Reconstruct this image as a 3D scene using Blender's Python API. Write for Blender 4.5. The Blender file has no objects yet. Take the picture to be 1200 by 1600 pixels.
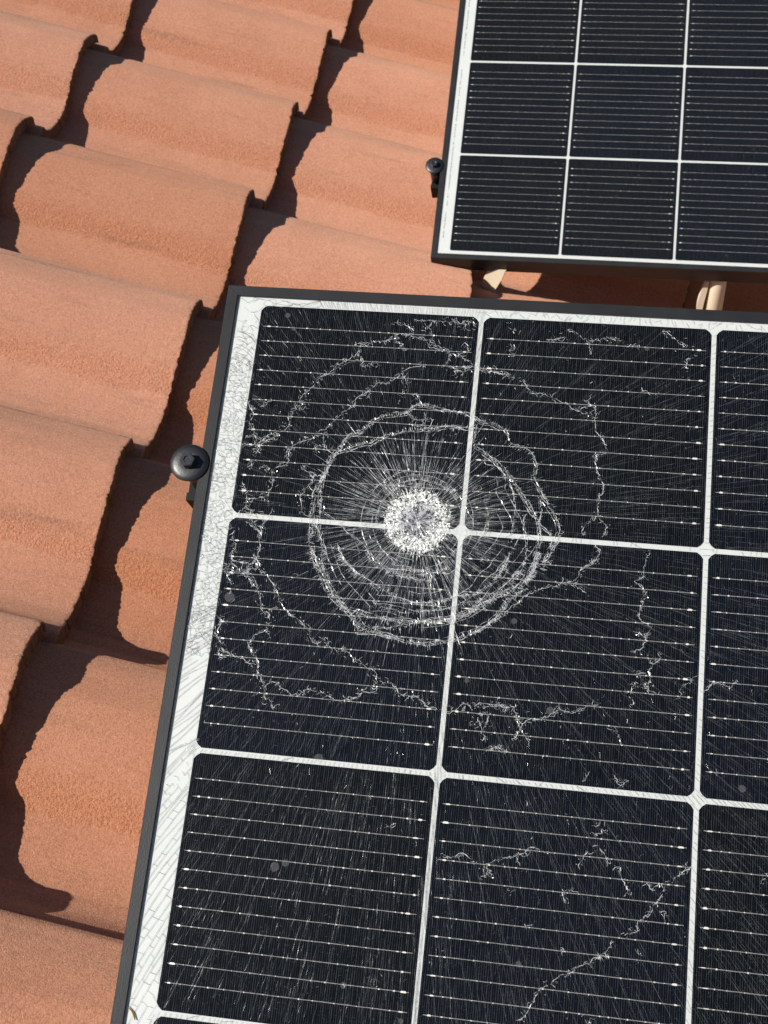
import bpy, math, random
import numpy as np
from mathutils import Matrix, Vector

# ---------------------------------------------------------------- camera, light, exposure
SC = bpy.context.scene
COL = SC.collection
M_ROOF = [[0.955403, 0.02792, 0.293983, -0.339669], [-0.026685, 0.99961, -0.008211, 0.009487], [-0.294098, -0.0, 0.955775, 0.104559]]
M_NEAR = [[1.0, 0.0, 0.0, 0.266832], [0.0, 0.87258, -0.48847, -0.952887], [0.0, 0.48847, 0.87258, 0.453988]]
M_FAR = [[1.007096, 0.005144, -0.015533, 0.308045], [-0.012253, 0.870815, -0.506005, -0.058801], [0.010845, 0.506127, 0.870763, -0.051928]]
M_CAM = [[0.988592, -0.073297, 0.131582, 0.495958], [0.145956, 0.681881, -0.716753, -1.733201], [-0.037187, 0.727781, 0.6848, 0.993818]]
def mtx(m): return Matrix([*m, [0, 0, 0, 1]])

cam_data = bpy.data.cameras.new('camera')
cam = bpy.data.objects.new('camera', cam_data)
COL.objects.link(cam)
cam.matrix_world = mtx(M_CAM)
cam_data.sensor_fit = 'VERTICAL'
cam_data.sensor_height = 24.0
cam_data.lens = 2005.0 / 1600.0 * 24.0
cam_data.clip_start = 0.02
cam_data.clip_end = 2000.0
cam_data.dof.use_dof = True
cam_data.dof.focus_distance = 1.0
cam_data.dof.aperture_fstop = 16.0
SC.camera = cam

SUN_TRAVEL = Vector((0.68285, 0.3359, -0.64875)).normalized()
to_sun = -SUN_TRAVEL
world = bpy.data.worlds.new('World')
SC.world = world
world.use_nodes = True
wn = world.node_tree
bg = wn.nodes['Background']
sky = wn.nodes.new('ShaderNodeTexSky')
sky.sky_type = 'NISHITA'
sky.sun_disc = False
sky.altitude = 1200.0
sky.dust_density = 0.5
sky.sun_elevation = math.asin(to_sun.z)
sky.sun_rotation = math.atan2(to_sun.x, to_sun.y)
wn.links.new(sky.outputs['Color'], bg.inputs['Color'])
bg.inputs['Strength'].default_value = 0.05

sun_data = bpy.data.lights.new('sun', 'SUN')
sun_data.energy = 5.0
sun_data.angle = math.radians(0.5)
sun_data.color = (1.0, 0.95, 0.88)
sun = bpy.data.objects.new('sun', sun_data)
COL.objects.link(sun)
sun.rotation_euler = SUN_TRAVEL.to_track_quat('-Z', 'Y').to_euler()

SC.view_settings.view_transform = 'Standard'
SC.view_settings.look = 'None'
SC.view_settings.gamma = 1.0
SC.view_settings.use_curve_mapping = False
SC.view_settings.exposure = 0.48
SC.cycles.transparent_max_bounces = 24

random.seed(7)
RNG = np.random.default_rng(11)
W = 0.166            # cell pitch in metres
EX = 0.35552         # exposed length of a tile along the slope
CV = 0.300           # cover width of a tile
IMP = np.array([0.812, 0.968])   # where the glass was hit, in cells

# ---------------------------------------------------------------- helpers
def new_mat(name):
    m = bpy.data.materials.new(name)
    m.use_nodes = True
    nt = m.node_tree
    p = nt.nodes['Principled BSDF']
    return m, nt, p
def node(nt, kind, **kw):
    n = nt.nodes.new(kind)
    for k, v in kw.items():
        if k.startswith('i_'):
            n.inputs[k[2:].replace('_', ' ')].default_value = v
        else:
            setattr(n, k, v)
    return n
def link(nt, a, b): nt.links.new(a, b)
def math_node(nt, op, a, b=None, c=None, clamp=False):
    n = nt.nodes.new('ShaderNodeMath'); n.operation = op; n.use_clamp = clamp
    for i, v in enumerate((a, b, c)):
        if v is None: continue
        if isinstance(v, (int, float)): n.inputs[i].default_value = v
        else: nt.links.new(v, n.inputs[i])
    return n.outputs[0]
def ramp(nt, src, stops):
    n = nt.nodes.new('ShaderNodeValToRGB')
    e = n.color_ramp.elements
    while len(e) < len(stops): e.new(0.5)
    for k, (p, c) in zip(e, stops):
        k.position = p
        k.color = (c, c, c, 1) if isinstance(c, (int, float)) else (*c, 1)
    nt.links.new(src, n.inputs[0])
    return n.outputs[0]
def mixc(nt, f, a, b, kind='MIX'):
    n = nt.nodes.new('ShaderNodeMix'); n.data_type = 'RGBA'; n.blend_type = kind
    for s, v in ((n.inputs[0], f), (n.inputs[6], a), (n.inputs[7], b)):
        if isinstance(v, (int, float)): s.default_value = v
        elif isinstance(v, tuple): s.default_value = (*v, 1)
        else: nt.links.new(v, s)
    return n.outputs[2]

def mesh_obj(name, verts, faces, mat, parent=None, smooth=False, uvs=None):
    me = bpy.data.meshes.new(name)
    me.from_pydata([tuple(map(float, v)) for v in verts], [], [tuple(map(int, f)) for f in faces])
    if mat: me.materials.append(mat)
    if smooth: me.polygons.foreach_set('use_smooth', [True] * len(me.polygons))
    me.update()
    o = bpy.data.objects.new(name, me)
    COL.objects.link(o)
    if parent: o.parent = parent
    return o
def empty(name, matrix, label=None, cat=None, group=None):
    o = bpy.data.objects.new(name, None)
    o.empty_display_size = 0.05
    COL.objects.link(o)
    o.matrix_world = matrix
    if label: o['label'] = label
    if cat: o['category'] = cat
    if group: o['group'] = group
    return o
class MB:
    def __init__(s): s.v = []; s.f = []
    def add(s, vs, fs):
        b = len(s.v); s.v += [tuple(v) for v in vs]; s.f += [tuple(i + b for i in f) for f in fs]
    def box(s, lo, hi):
        x0, y0, z0 = lo; x1, y1, z1 = hi
        s.add([(x0,y0,z0),(x1,y0,z0),(x1,y1,z0),(x0,y1,z0),(x0,y0,z1),(x1,y0,z1),(x1,y1,z1),(x0,y1,z1)],
              [(3,2,1,0),(4,5,6,7),(0,1,5,4),(1,2,6,5),(2,3,7,6),(3,0,4,7)])
    def lathe(s, prof, n=32, c=(0,0), ax=None):
        b = len(s.v)
        for r, z in prof:
            for k in range(n):
                a = 2*math.pi*k/n
                s.v.append((c[0]+r*math.cos(a), c[1]+r*math.sin(a), z))
        for i in range(len(prof)-1):
            for k in range(n):
                k2 = (k+1) % n
                s.f.append((b+i*n+k, b+i*n+k2, b+(i+1)*n+k2, b+(i+1)*n+k))
        s.f.append(tuple(b+(len(prof)-1)*n+k for k in range(n)))
        s.f.append(tuple(b+n-1-k for k in range(n)))
    def prism(s, pts, z0, z1):
        n = len(pts); b = len(s.v)
        s.v += [(x, y, z0) for x, y in pts] + [(x, y, z1) for x, y in pts]
        s.f.append(tuple(b+n+k for k in range(n))); s.f.append(tuple(b+n-1-k for k in range(n)))
        for k in range(n):
            k2 = (k+1) % n
            s.f.append((b+k, b+k2, b+n+k2, b+n+k))
    def build(s, name, mat, parent=None, smooth=False): return mesh_obj(name, s.v, s.f, mat, parent, smooth)

# ---------------------------------------------------------------- materials
def tile_material():
    m, nt, p = new_mat('concrete_tile')
    tc = node(nt, 'ShaderNodeTexCoord')
    oi = node(nt, 'ShaderNodeObjectInfo')
    off = node(nt, 'ShaderNodeVectorMath', operation='ADD')
    sc = node(nt, 'ShaderNodeVectorMath', operation='SCALE'); sc.inputs['Scale'].default_value = 7.3
    cmb = node(nt, 'ShaderNodeCombineXYZ')
    for k in range(3): link(nt, oi.outputs['Random'], cmb.inputs[k])
    link(nt, cmb.outputs[0], sc.inputs[0])
    link(nt, tc.outputs['Object'], off.inputs[0]); link(nt, sc.outputs[0], off.inputs[1])
    P = off.outputs[0]
    attr = node(nt, 'ShaderNodeAttribute', attribute_name='tile_w')
    wv = attr.outputs['Fac']
    def noise(scale, detail=3, rough=.6, src=P):
        n = node(nt, 'ShaderNodeTexNoise'); n.inputs['Scale'].default_value = scale
        n.inputs['Detail'].default_value = detail; n.inputs['Roughness'].default_value = rough
        link(nt, src, n.inputs['Vector']); return n.outputs['Fac']
    # streaks pulled out along the slope
    mp = node(nt, 'ShaderNodeMapping'); mp.inputs['Scale'].default_value = (1.2, 14, 6)
    link(nt, P, mp.inputs['Vector'])
    streak = noise(3.0, 4, .55, mp.outputs[0])
    big = noise(9, 4, .6); mid = noise(60, 3, .6); sand = noise(900, 2, .6)
    vg = node(nt, 'ShaderNodeTexVoronoi'); vg.inputs['Scale'].default_value = 780; link(nt, P, vg.inputs['Vector'])
    vs_ = node(nt, 'ShaderNodeSeparateColor'); link(nt, vg.outputs['Color'], vs_.inputs[0])
    fine = math_node(nt, 'ADD', math_node(nt, 'MULTIPLY', vs_.outputs[1], .72), math_node(nt, 'MULTIPLY', noise(260, 2, .6), .28))
    grain = math_node(nt, 'SUBTRACT', math_node(nt, 'MULTIPLY', vs_.outputs[2], .9), math_node(nt, 'MULTIPLY', vg.outputs['Distance'], .9))
    # coarse, rough ribbon on the flank between roll and pan
    wob = math_node(nt, 'ADD', wv, math_node(nt, 'MULTIPLY', math_node(nt, 'SUBTRACT', big, .5), .10))
    band = ramp(nt, wob, [(0.47, 0.0), (0.54, 1.0), (0.58, 1.0), (0.597, 0.0)])
    crest = ramp(nt, wob, [(0.02, 1.0), (0.12, 0.55), (0.26, 0.0), (0.72, 0.0), (0.90, .8), (1.0, 1.0)])
    col = mixc(nt, ramp(nt, big, [(.3, 0.0), (.7, 1.0)]), (.515, .232, .133), (.575, .275, .165))
    col = mixc(nt, math_node(nt, 'MULTIPLY', crest, ramp(nt, streak, [(.35, .15), (.62, .75)])), col, (.355, .200, .130))
    pit = ramp(nt, noise(250, 3, .75), [(.36, 1.0), (.46, 0.0)])
    col = mixc(nt, math_node(nt, 'MULTIPLY', math_node(nt, 'MULTIPLY', band, pit), .8), col, (.22, .085, .05))
    col = mixc(nt, math_node(nt, 'MULTIPLY', band, .55), col, (.600, .250, .125))
    # sparse dark weather streaks along the slope
    col = mixc(nt, ramp(nt, streak, [(.61, 0.0), (.74, .40)]), col, (.18, .11, .09))
    col = mixc(nt, ramp(nt, fine, [(.05, .55), (.42, .0)]), col, (.25, .100, .060))
    col = mixc(nt, ramp(nt, fine, [(.58, 0.0), (.95, .55)]), col, (.74, .38, .25))
    # single dark sand grains, and pale specks painted in as sand glints
    vo = node(nt, 'ShaderNodeTexVoronoi'); vo.inputs['Scale'].default_value = 420
    link(nt, P, vo.inputs['Vector'])
    sep = node(nt, 'ShaderNodeSeparateColor'); link(nt, vo.outputs['Color'], sep.inputs[0])
    dot = math_node(nt, 'LESS_THAN', vo.outputs['Distance'], .22)
    col = mixc(nt, math_node(nt, 'MULTIPLY', dot, math_node(nt, 'GREATER_THAN', sep.outputs[0], .975)), col, (.72, .50, .38))
    col = mixc(nt, math_node(nt, 'MULTIPLY', dot, math_node(nt, 'LESS_THAN', sep.outputs[0], .02)), col, (.10, .06, .05))
    hsv = node(nt, 'ShaderNodeHueSaturation')
    link(nt, math_node(nt, 'ADD', math_node(nt, 'MULTIPLY', oi.outputs['Random'], .16), .91), hsv.inputs['Value'])
    link(nt, math_node(nt, 'ADD', math_node(nt, 'MULTIPLY', oi.outputs['Random'], -.10), 1.04), hsv.inputs['Saturation'])
    link(nt, col, hsv.inputs['Color'])
    link(nt, hsv.outputs[0], p.inputs['Base Color'])
    p.inputs['Roughness'].default_value = .9
    p.inputs['Specular IOR Level'].default_value = .25
    p.inputs['Diffuse Roughness'].default_value = .7
    vb = node(nt, 'ShaderNodeTexVoronoi'); vb.inputs['Scale'].default_value = 300; link(nt, P, vb.inputs['Vector'])
    hgt = math_node(nt, 'ADD', math_node(nt, 'MULTIPLY', grain, .34), math_node(nt, 'MULTIPLY', mid, .30))
    hgt = math_node(nt, 'ADD', hgt, math_node(nt, 'MULTIPLY', sand, .35))
    rough_part = math_node(nt, 'MULTIPLY', band, math_node(nt, 'ADD', math_node(nt, 'MULTIPLY', noise(320, 3, .75), 3.4), math_node(nt, 'MULTIPLY', vb.outputs['Distance'], -.5)))
    hgt = math_node(nt, 'ADD', hgt, rough_part)
    b = node(nt, 'ShaderNodeBump'); b.inputs['Strength'].default_value = .66; b.inputs['Distance'].default_value = .0011
    link(nt, hgt, b.inputs['Height']); link(nt, b.outputs[0], p.inputs['Normal'])
    return m

def simple(name, col, rough=.5, metal=0.0, spec=.5, bump=None, var=None):
    m, nt, p = new_mat(name)
    p.inputs['Base Color'].default_value = (*col, 1)
    p.inputs['Roughness'].default_value = rough
    p.inputs['Metallic'].default_value = metal
    p.inputs['Specular IOR Level'].default_value = spec
    tc = node(nt, 'ShaderNodeTexCoord')
    if var:
        n = node(nt, 'ShaderNodeTexNoise'); n.inputs['Scale'].default_value = var[0]; n.inputs['Detail'].default_value = 4
        link(nt, tc.outputs['Object'], n.inputs['Vector'])
        link(nt, mixc(nt, ramp(nt, n.outputs['Fac'], [(.3, 0.0), (.7, 1.0)]), col, var[1]), p.inputs['Base Color'])
    if bump:
        n = node(nt, 'ShaderNodeTexNoise'); n.inputs['Scale'].default_value = bump[0]; n.inputs['Detail'].default_value = 3
        link(nt, tc.outputs['Object'], n.inputs['Vector'])
        b = node(nt, 'ShaderNodeBump'); b.inputs['Strength'].default_value = bump[1]; b.inputs['Distance'].default_value = .0005
        link(nt, n.outputs['Fac'], b.inputs['Height']); link(nt, b.outputs[0], p.inputs['Normal'])
    return m

def cell_material():
    m, nt, p = new_mat('silicon_cell')
    tc = node(nt, 'ShaderNodeTexCoord'); oi = node(nt, 'ShaderNodeObjectInfo')
    sep = node(nt, 'ShaderNodeSeparateXYZ'); link(nt, tc.outputs['Object'], sep.inputs[0])
    # screen-printed fingers across the busbars
    fr = math_node(nt, 'FRACT', math_node(nt, 'MULTIPLY', sep.outputs['X'], 1 / .00145))
    line = ramp(nt, math_node(nt, 'ABSOLUTE', math_node(nt, 'SUBTRACT', fr, .5)), [(.05, 1.0), (.17, 0.0)])
    mp = node(nt, 'ShaderNodeMapping'); mp.inputs['Scale'].default_value = (690, 90, 1)
    link(nt, tc.outputs['Object'], mp.inputs['Vector'])
    n = node(nt, 'ShaderNodeTexNoise'); n.inputs['Scale'].default_value = 1.0; n.inputs['Detail'].default_value = 2
    link(nt, mp.outputs[0], n.inputs['Vector'])
    amt = math_node(nt, 'MULTIPLY', line, ramp(nt, n.outputs['Fac'], [(.32, .10), (.72, 1.0)]))
    base = mixc(nt, oi.outputs['Random'], (.0014, .0022, .0034), (.0018, .0034, .0080))
    link(nt, mixc(nt, math_node(nt, 'MULTIPLY', amt, .9), base, (.056, .062, .070)), p.inputs['Base Color'])
    p.inputs['Roughness'].default_value = .45
    p.inputs['Specular IOR Level'].default_value = .02
    return m

def glass_material(name, rough, haze=0.0, shattered=False):
    m, nt, p = new_mat(name)
    nt.nodes.remove(p)
    out = nt.nodes['Material Output']
    tr = node(nt, 'ShaderNodeBsdfTransparent'); tr.inputs['Color'].default_value = (.97, .985, .98, 1)
    gl = node(nt, 'ShaderNodeBsdfGlossy'); gl.inputs['Roughness'].default_value = rough
    fr = node(nt, 'ShaderNodeFresnel'); fr.inputs['IOR'].default_value = 1.28
    mx = node(nt, 'ShaderNodeMixShader')
    link(nt, fr.outputs[0], mx.inputs[0]); link(nt, tr.outputs[0], mx.inputs[1]); link(nt, gl.outputs[0], mx.inputs[2])
    tc = node(nt, 'ShaderNodeTexCoord')
    # thin dust film
    n = node(nt, 'ShaderNodeTexNoise'); n.inputs['Scale'].default_value = 14; n.inputs['Detail'].default_value = 6; n.inputs['Roughness'].default_value = .65
    link(nt, tc.outputs['Object'], n.inputs['Vector'])
    df = node(nt, 'ShaderNodeBsdfDiffuse'); df.inputs['Color'].default_value = (.55, .52, .48, 1)
    f = ramp(nt, n.outputs['Fac'], [(.35, haze * .3), (.8, haze)])
    if shattered:
        v = node(nt, 'ShaderNodeTexNoise'); v.inputs['Scale'].default_value = 900; v.inputs['Detail'].default_value = 1
        link(nt, tc.outputs['Object'], v.inputs['Vector'])
        f = math_node(nt, 'ADD', f, ramp(nt, v.outputs['Fac'], [(.66, 0.0), (.82, .06)]))
        b = node(nt, 'ShaderNodeBump'); b.inputs['Strength'].default_value = .5; b.inputs['Distance'].default_value = .0004
        v2 = node(nt, 'ShaderNodeTexVoronoi'); v2.inputs['Scale'].default_value = 260
        link(nt, tc.outputs['Object'], v2.inputs['Vector'])
        sp = node(nt, 'ShaderNodeSeparateColor'); link(nt, v2.outputs['Color'], sp.inputs[0])
        link(nt, sp.outputs[0], b.inputs['Height']); link(nt, b.outputs[0], gl.inputs['Normal'])
    mx2 = node(nt, 'ShaderNodeMixShader')
    link(nt, f, mx2.inputs[0]); link(nt, mx.outputs[0], mx2.inputs[1]); link(nt, df.outputs[0], mx2.inputs[2])
    link(nt, mx2.outputs[0], out.inputs['Surface'])
    return m

def crack_material(name, col, alpha, gloss=.15):
    m, nt, p = new_mat(name)
    nt.nodes.remove(p)
    out = nt.nodes['Material Output']
    tr = node(nt, 'ShaderNodeBsdfTransparent')
    df = node(nt, 'ShaderNodeBsdfDiffuse'); df.inputs['Color'].default_value = (*col, 1)
    gl = node(nt, 'ShaderNodeBsdfGlossy'); gl.inputs['Roughness'].default_value = .25
    a = node(nt, 'ShaderNodeMixShader'); a.inputs[0].default_value = gloss
    link(nt, df.outputs[0], a.inputs[1]); link(nt, gl.outputs[0], a.inputs[2])
    tc = node(nt, 'ShaderNodeTexCoord')
    n = node(nt, 'ShaderNodeTexNoise'); n.inputs['Scale'].default_value = 500; n.inputs['Detail'].default_value = 2
    link(nt, tc.outputs['Object'], n.inputs['Vector'])
    f = ramp(nt, n.outputs['Fac'], [(.32, alpha * (.35 if gloss > .05 else .8)), (.60, alpha)])
    mx = node(nt, 'ShaderNodeMixShader')
    link(nt, f, mx.inputs[0]); link(nt, tr.outputs[0], mx.inputs[1]); link(nt, a.outputs[0], mx.inputs[2])
    link(nt, mx.outputs[0], out.inputs['Surface'])
    return m

MT = dict(
    tile=tile_material(),
    tile_edge=simple('dark_tile_edge', (.17, .095, .055), .95, 0.0, .1, bump=(500, .9), var=(160, (.09, .055, .035))),  # darker brown for the front faces of the tile noses
    deck=simple('roof_underlay', (.07, .05, .045), .9),
    ground=simple('dry_earth', (.22, .17, .12), .95, var=(.3, (.16, .14, .09))),
    frame=simple('black_anodised_aluminium', (.013, .0135, .015), .45, 0.0, .32, bump=(900, .25), var=(40, (.019, .020, .022))),
    sheet=simple('white_backsheet', (.54, .545, .54), .6, var=(30, (.505, .515, .515))),
    cell=cell_material(),
    wire=simple('tinned_wire', (.72, .70, .69), .45, .2, .5, bump=(700, .6), var=(260, (.36, .35, .35))),
    pad=simple('solder_pad', (.80, .74, .68), .40, .2, .5),
    glass=glass_material('clear_glass', .06, .0075),
    shattered=glass_material('shattered_glass', .15, .002, True),
    powder=crack_material('crushed_glass', (.80, .81, .80), 1.0, .12),
    crack=crack_material('white_crack', (.74, .74, .77), .80),
    hair=crack_material('hairline_crack', (.66, .69, .74), .21),
    dark=crack_material('grey_crack', (.15, .16, .175), .66, .05),
    gemdark=crack_material('dark_glass_shard', (.035, .035, .05), .95, .25),
    gem=crack_material('glass_shard', (.50, .50, .52), 1.0, .3),
    black=simple('black_zinc_steel', (.010, .011, .014), .42, .0, .6, bump=(600, .2)),
    blackbolt=simple('black_bolt_steel', (.10, .10, .105), .25, .8, .6),
    rail=simple('black_rail', (.006, .006, .007), .6, 0.0, .2),
    pvc=simple('cream_pvc', (.70, .58, .43), .5, var=(50, (.64, .52, .37))),
    print=simple('grey_print', (.26, .28, .30), .6),
    dust=crack_material('dust_spot', (.36, .36, .38), .13, 0.0),
    straw=simple('dry_straw', (.55, .36, .10), .6),
)

# ---------------------------------------------------------------- ground and roof
g = MB(); g.box((-400, -400, -4.6), (400, 400, -4.2))
go = g.build('ground', MT['ground']); go['kind'] = 'structure'

roof = MB(); roof.box((-1.5, -2.7, -.135), (2.6, 2.4, -.105))
roof_o = roof.build('roof', MT['deck']); roof_o['kind'] = 'structure'
roof_o.matrix_world = mtx(M_ROOF)

PW = np.array([0, .03, .08, .17, .26, .34, .42, .50, .58, .66, .74, .82, .90, .96, 1.0, 1.025, 1.10])
PH = np.array([5.0, 10.0, 15.5, 21.8, 28.0, 24.6, 14.7, -2.6, -33.1, -40.2, -42.4, -41.5, -31.0, -15.0, -10.5, -24.0, -26.0]) / 1000
def prof(w):
    # straight runs between the knots, rounded over a few millimetres
    w = np.asarray(w, float)
    t = np.linspace(-.022, .022, 15)
    k = np.exp(-(t / .011)**2); k /= k.sum()
    return sum(kk * np.interp(np.clip(w + tt, 0, 1.1), PW, PH) for tt, kk in zip(t, k))
STEP = .0302
def tile_mesh(seed):
    r = np.random.default_rng(seed)
    ws = np.concatenate([np.linspace(0, 1.0, 150), np.linspace(1.012, 1.10, 8)])
    xs = np.concatenate([np.linspace(-.42, -.02, 16), [-.010, -.005, -.0025, -.0008, 0.0]])
    drop = np.concatenate([np.zeros(16), [0, 0, .0001, .0003, .0008]])
    thick = .0145
    lip = np.interp(ws, [0, .86, .93, 1.1], [0, 0, .009, .009])
    h = prof(ws)
    # ragged lower edge: chips and grains
    chip = np.zeros(len(ws))
    rough = np.interp(ws, [0, .44, .50, .58, .64, 1.1], [.7, .8, 1.7, 1.7, .7, .7])
    chip += r.normal(0, .00040, len(ws)) * rough
    chip += np.convolve(r.normal(0, .0006, len(ws)), np.ones(9) / 9, 'same')
    for _ in range(10):
        c = r.uniform(0, 1); chip -= np.exp(-((ws - c) / r.uniform(.003, .008))**2) * r.uniform(.0005, .0020)
    V = []; Wt = []; nx, nw = len(xs), len(ws)
    for layer in (0, 1):
        for i, w in enumerate(ws):
            for k, x in enumerate(xs):
                nose = .0150 * w + chip[i] - .0042 * math.exp(-((w - .17) / .13)**2) + .0030 * math.exp(-((w - .66) / .14)**2)
                xx = x + nose * max(0.0, 1 + x / .06) if x > -.06 else x
                z = h[i] + STEP * x / EX
                if layer == 0:
                    z += -drop[k] + r.normal(0, .00022) * (2.2 if .42 < w < .58 else 1.0)
                    if w < .02: z -= (.02 - w) * .10
                else:
                    z -= thick + lip[i]; xx += (.0042 + chip[i] * .6) * (k == nx - 1)
                V.append((xx, -w * CV, z)); Wt.append(w)
    F = []; EDGE = []
    def id(l, i, k): return l * nw * nx + i * nx + k
    for i in range(nw - 1):
        for k in range(nx - 1):
            F.append((id(0,i,k), id(0,i+1,k), id(0,i+1,k+1), id(0,i,k+1)))
            if k in (0,) or k >= nx - 6 or i < 3 or i > nw - 4 or True:
                F.append((id(1,i,k), id(1,i,k+1), id(1,i+1,k+1), id(1,i+1,k)))
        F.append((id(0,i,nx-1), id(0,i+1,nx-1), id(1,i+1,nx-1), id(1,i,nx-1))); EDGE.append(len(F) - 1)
        F.append((id(0,i+1,0), id(0,i,0), id(1,i,0), id(1,i+1,0)))
    for k in range(nx - 1):
        F.append((id(0,0,k), id(0,0,k+1), id(1,0,k+1), id(1,0,k)))
        F.append((id(0,nw-1,k+1), id(0,nw-1,k), id(1,nw-1,k), id(1,nw-1,k+1)))
    me = bpy.data.meshes.new('tile')
    me.from_pydata(V, [], F)
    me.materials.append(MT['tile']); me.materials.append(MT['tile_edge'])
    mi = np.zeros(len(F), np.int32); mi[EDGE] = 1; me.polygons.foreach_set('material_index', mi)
    at = me.attributes.new('tile_w', 'FLOAT', 'POINT'); at.data.foreach_set('value', Wt)
    sm = np.zeros(len(F), bool); 
    for q, f in enumerate(F):
        if max(f) < nw * nx: sm[q] = True
    me.polygons.foreach_set('use_smooth', sm)
    me.update()
    return me
TILES = [tile_mesh(100 + k) for k in range(5)]
for i in range(-3, 7):
    for j in range(-7, 7):
        o = bpy.data.objects.new('tile', TILES[(i * 3 + j * 2 + (i * j) % 3) % 5])
        COL.objects.link(o)
        o.parent = roof_o
        r = random.Random(i * 97 + j * 13)
        o.location = (i * EX + r.uniform(-.002, .002), j * CV + r.uniform(-.0012, .0012), r.uniform(-.0012, .0012))
        o.rotation_euler = (0, 0, math.radians(r.uniform(-.35, .35)))

# ---------------------------------------------------------------- panels
U0, U1, V0, V1 = -.155, 10.155, -.078, 6.078
LIP = .0083
def P(u, v, z=0.0): return (u * W, -v * W, z)

def frame_bar(name, a, b, inward, parent):
    # a, b: outer corners; profile runs along a->b with mitred ends
    sec = [(0, -.032), (.022, -.032), (.022, -.030), (.0024, -.030), (.0024, .0009), (LIP, .0009), (LIP, .0018), (LIP - .0004, .0021), (.0006, .0021), (0, .0015)]
    a = Vector(a); b = Vector(b); d = (b - a).normalized(); inn = Vector(inward)
    mb = MB(); n = len(sec)
    vs = [a + inn * s + d * (s + .00010) + Vector((0, 0, z)) for s, z in sec] + [b + inn * s - d * (s + .00010) + Vector((0, 0, z)) for s, z in sec]
    fs = [(k, (k+1) % n, n + (k+1) % n, n + k) for k in range(n)] + [tuple(range(n-1, -1, -1)), tuple(range(n, 2*n))]
    mb.add(vs, fs)
    return mb.build(name, MT['frame'], parent)

def cell_poly(cham, half):
    p = []; h = half; c = cham
    for sx, sy, order in ((1, -1, 0), (1, 1, 1), (-1, 1, 0), (-1, -1, 1)):
        q = [(sx * (h - c), sy * h), (sx * (h - c * .42), sy * (h - c * .42)), (sx * h, sy * (h - c))]
        if order: q.reverse()
        p += q
    return p

def make_cell_mesh(cham):
    mb = MB(); mb.prism(cell_poly(cham, .4893 * W), -.00005, .00018)
    o = mb.build('solar_cell', MT['cell']); me = o.data; bpy.data.objects.remove(o); return me
def busbar_mesh(seed):
    r = random.Random(seed); mb = MB(); fm = []
    x0, x1 = -.470 * W, .470 * W
    z0, z1 = .00018, .00042
    # wire in short straight runs with tiny bends
    n = 26; ys = [r.uniform(-.00006, .00006) for _ in range(n + 1)]; hw = .00019
    xs = [x0 + (x1 - x0) * k / n for k in range(n + 1)]
    for k in range(n):
        mb.add([(xs[k], ys[k]-hw, z0), (xs[k+1], ys[k+1]-hw, z0), (xs[k+1], ys[k+1]+hw, z0), (xs[k], ys[k]+hw, z0),
                (xs[k], ys[k], z1), (xs[k+1], ys[k+1], z1)], [(0, 1, 5, 4), (3, 4, 5, 2)]); fm += [0, 0]
    spots = [(-.445, .0034), (-.405, .0016), (.445, .0034), (.405, .0016)]
    x = -.36
    while x < .38:
        spots.append((x + r.uniform(-.01, .01), r.uniform(.0006, .0013))); x += r.uniform(.05, .085)
    for s, ln in spots:
        w = (.00050 if ln > .002 else .00036) * r.uniform(.5, 1.3)
        x = s * W + r.uniform(-.0016, .0016)
        l = ln * r.uniform(.45, 1.3)
        mb.add([(x-l/2, -w*.5, .00046), (x-l*.3, -w, .00046), (x+l*.3, -w, .00046), (x+l/2, -w*.4, .00046), (x+l*.3, w, .00046), (x-l*.3, w, .00046)], [(0,1,2,3,4,5)]); fm.append(1)
    o = mb.build('busbar', MT['wire']); me = o.data; me.materials.append(MT['pad'])
    me.polygons.foreach_set('material_index', fm); me.update()
    bpy.data.objects.remove(o); return me
BUS = [busbar_mesh(s) for s in range(31)]
BUS_V = [(k - 5.5) * .0706 for k in range(12)]
CELL_NEAR = make_cell_mesh(.0042); CELL_FAR = make_cell_mesh(.0020)

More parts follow.
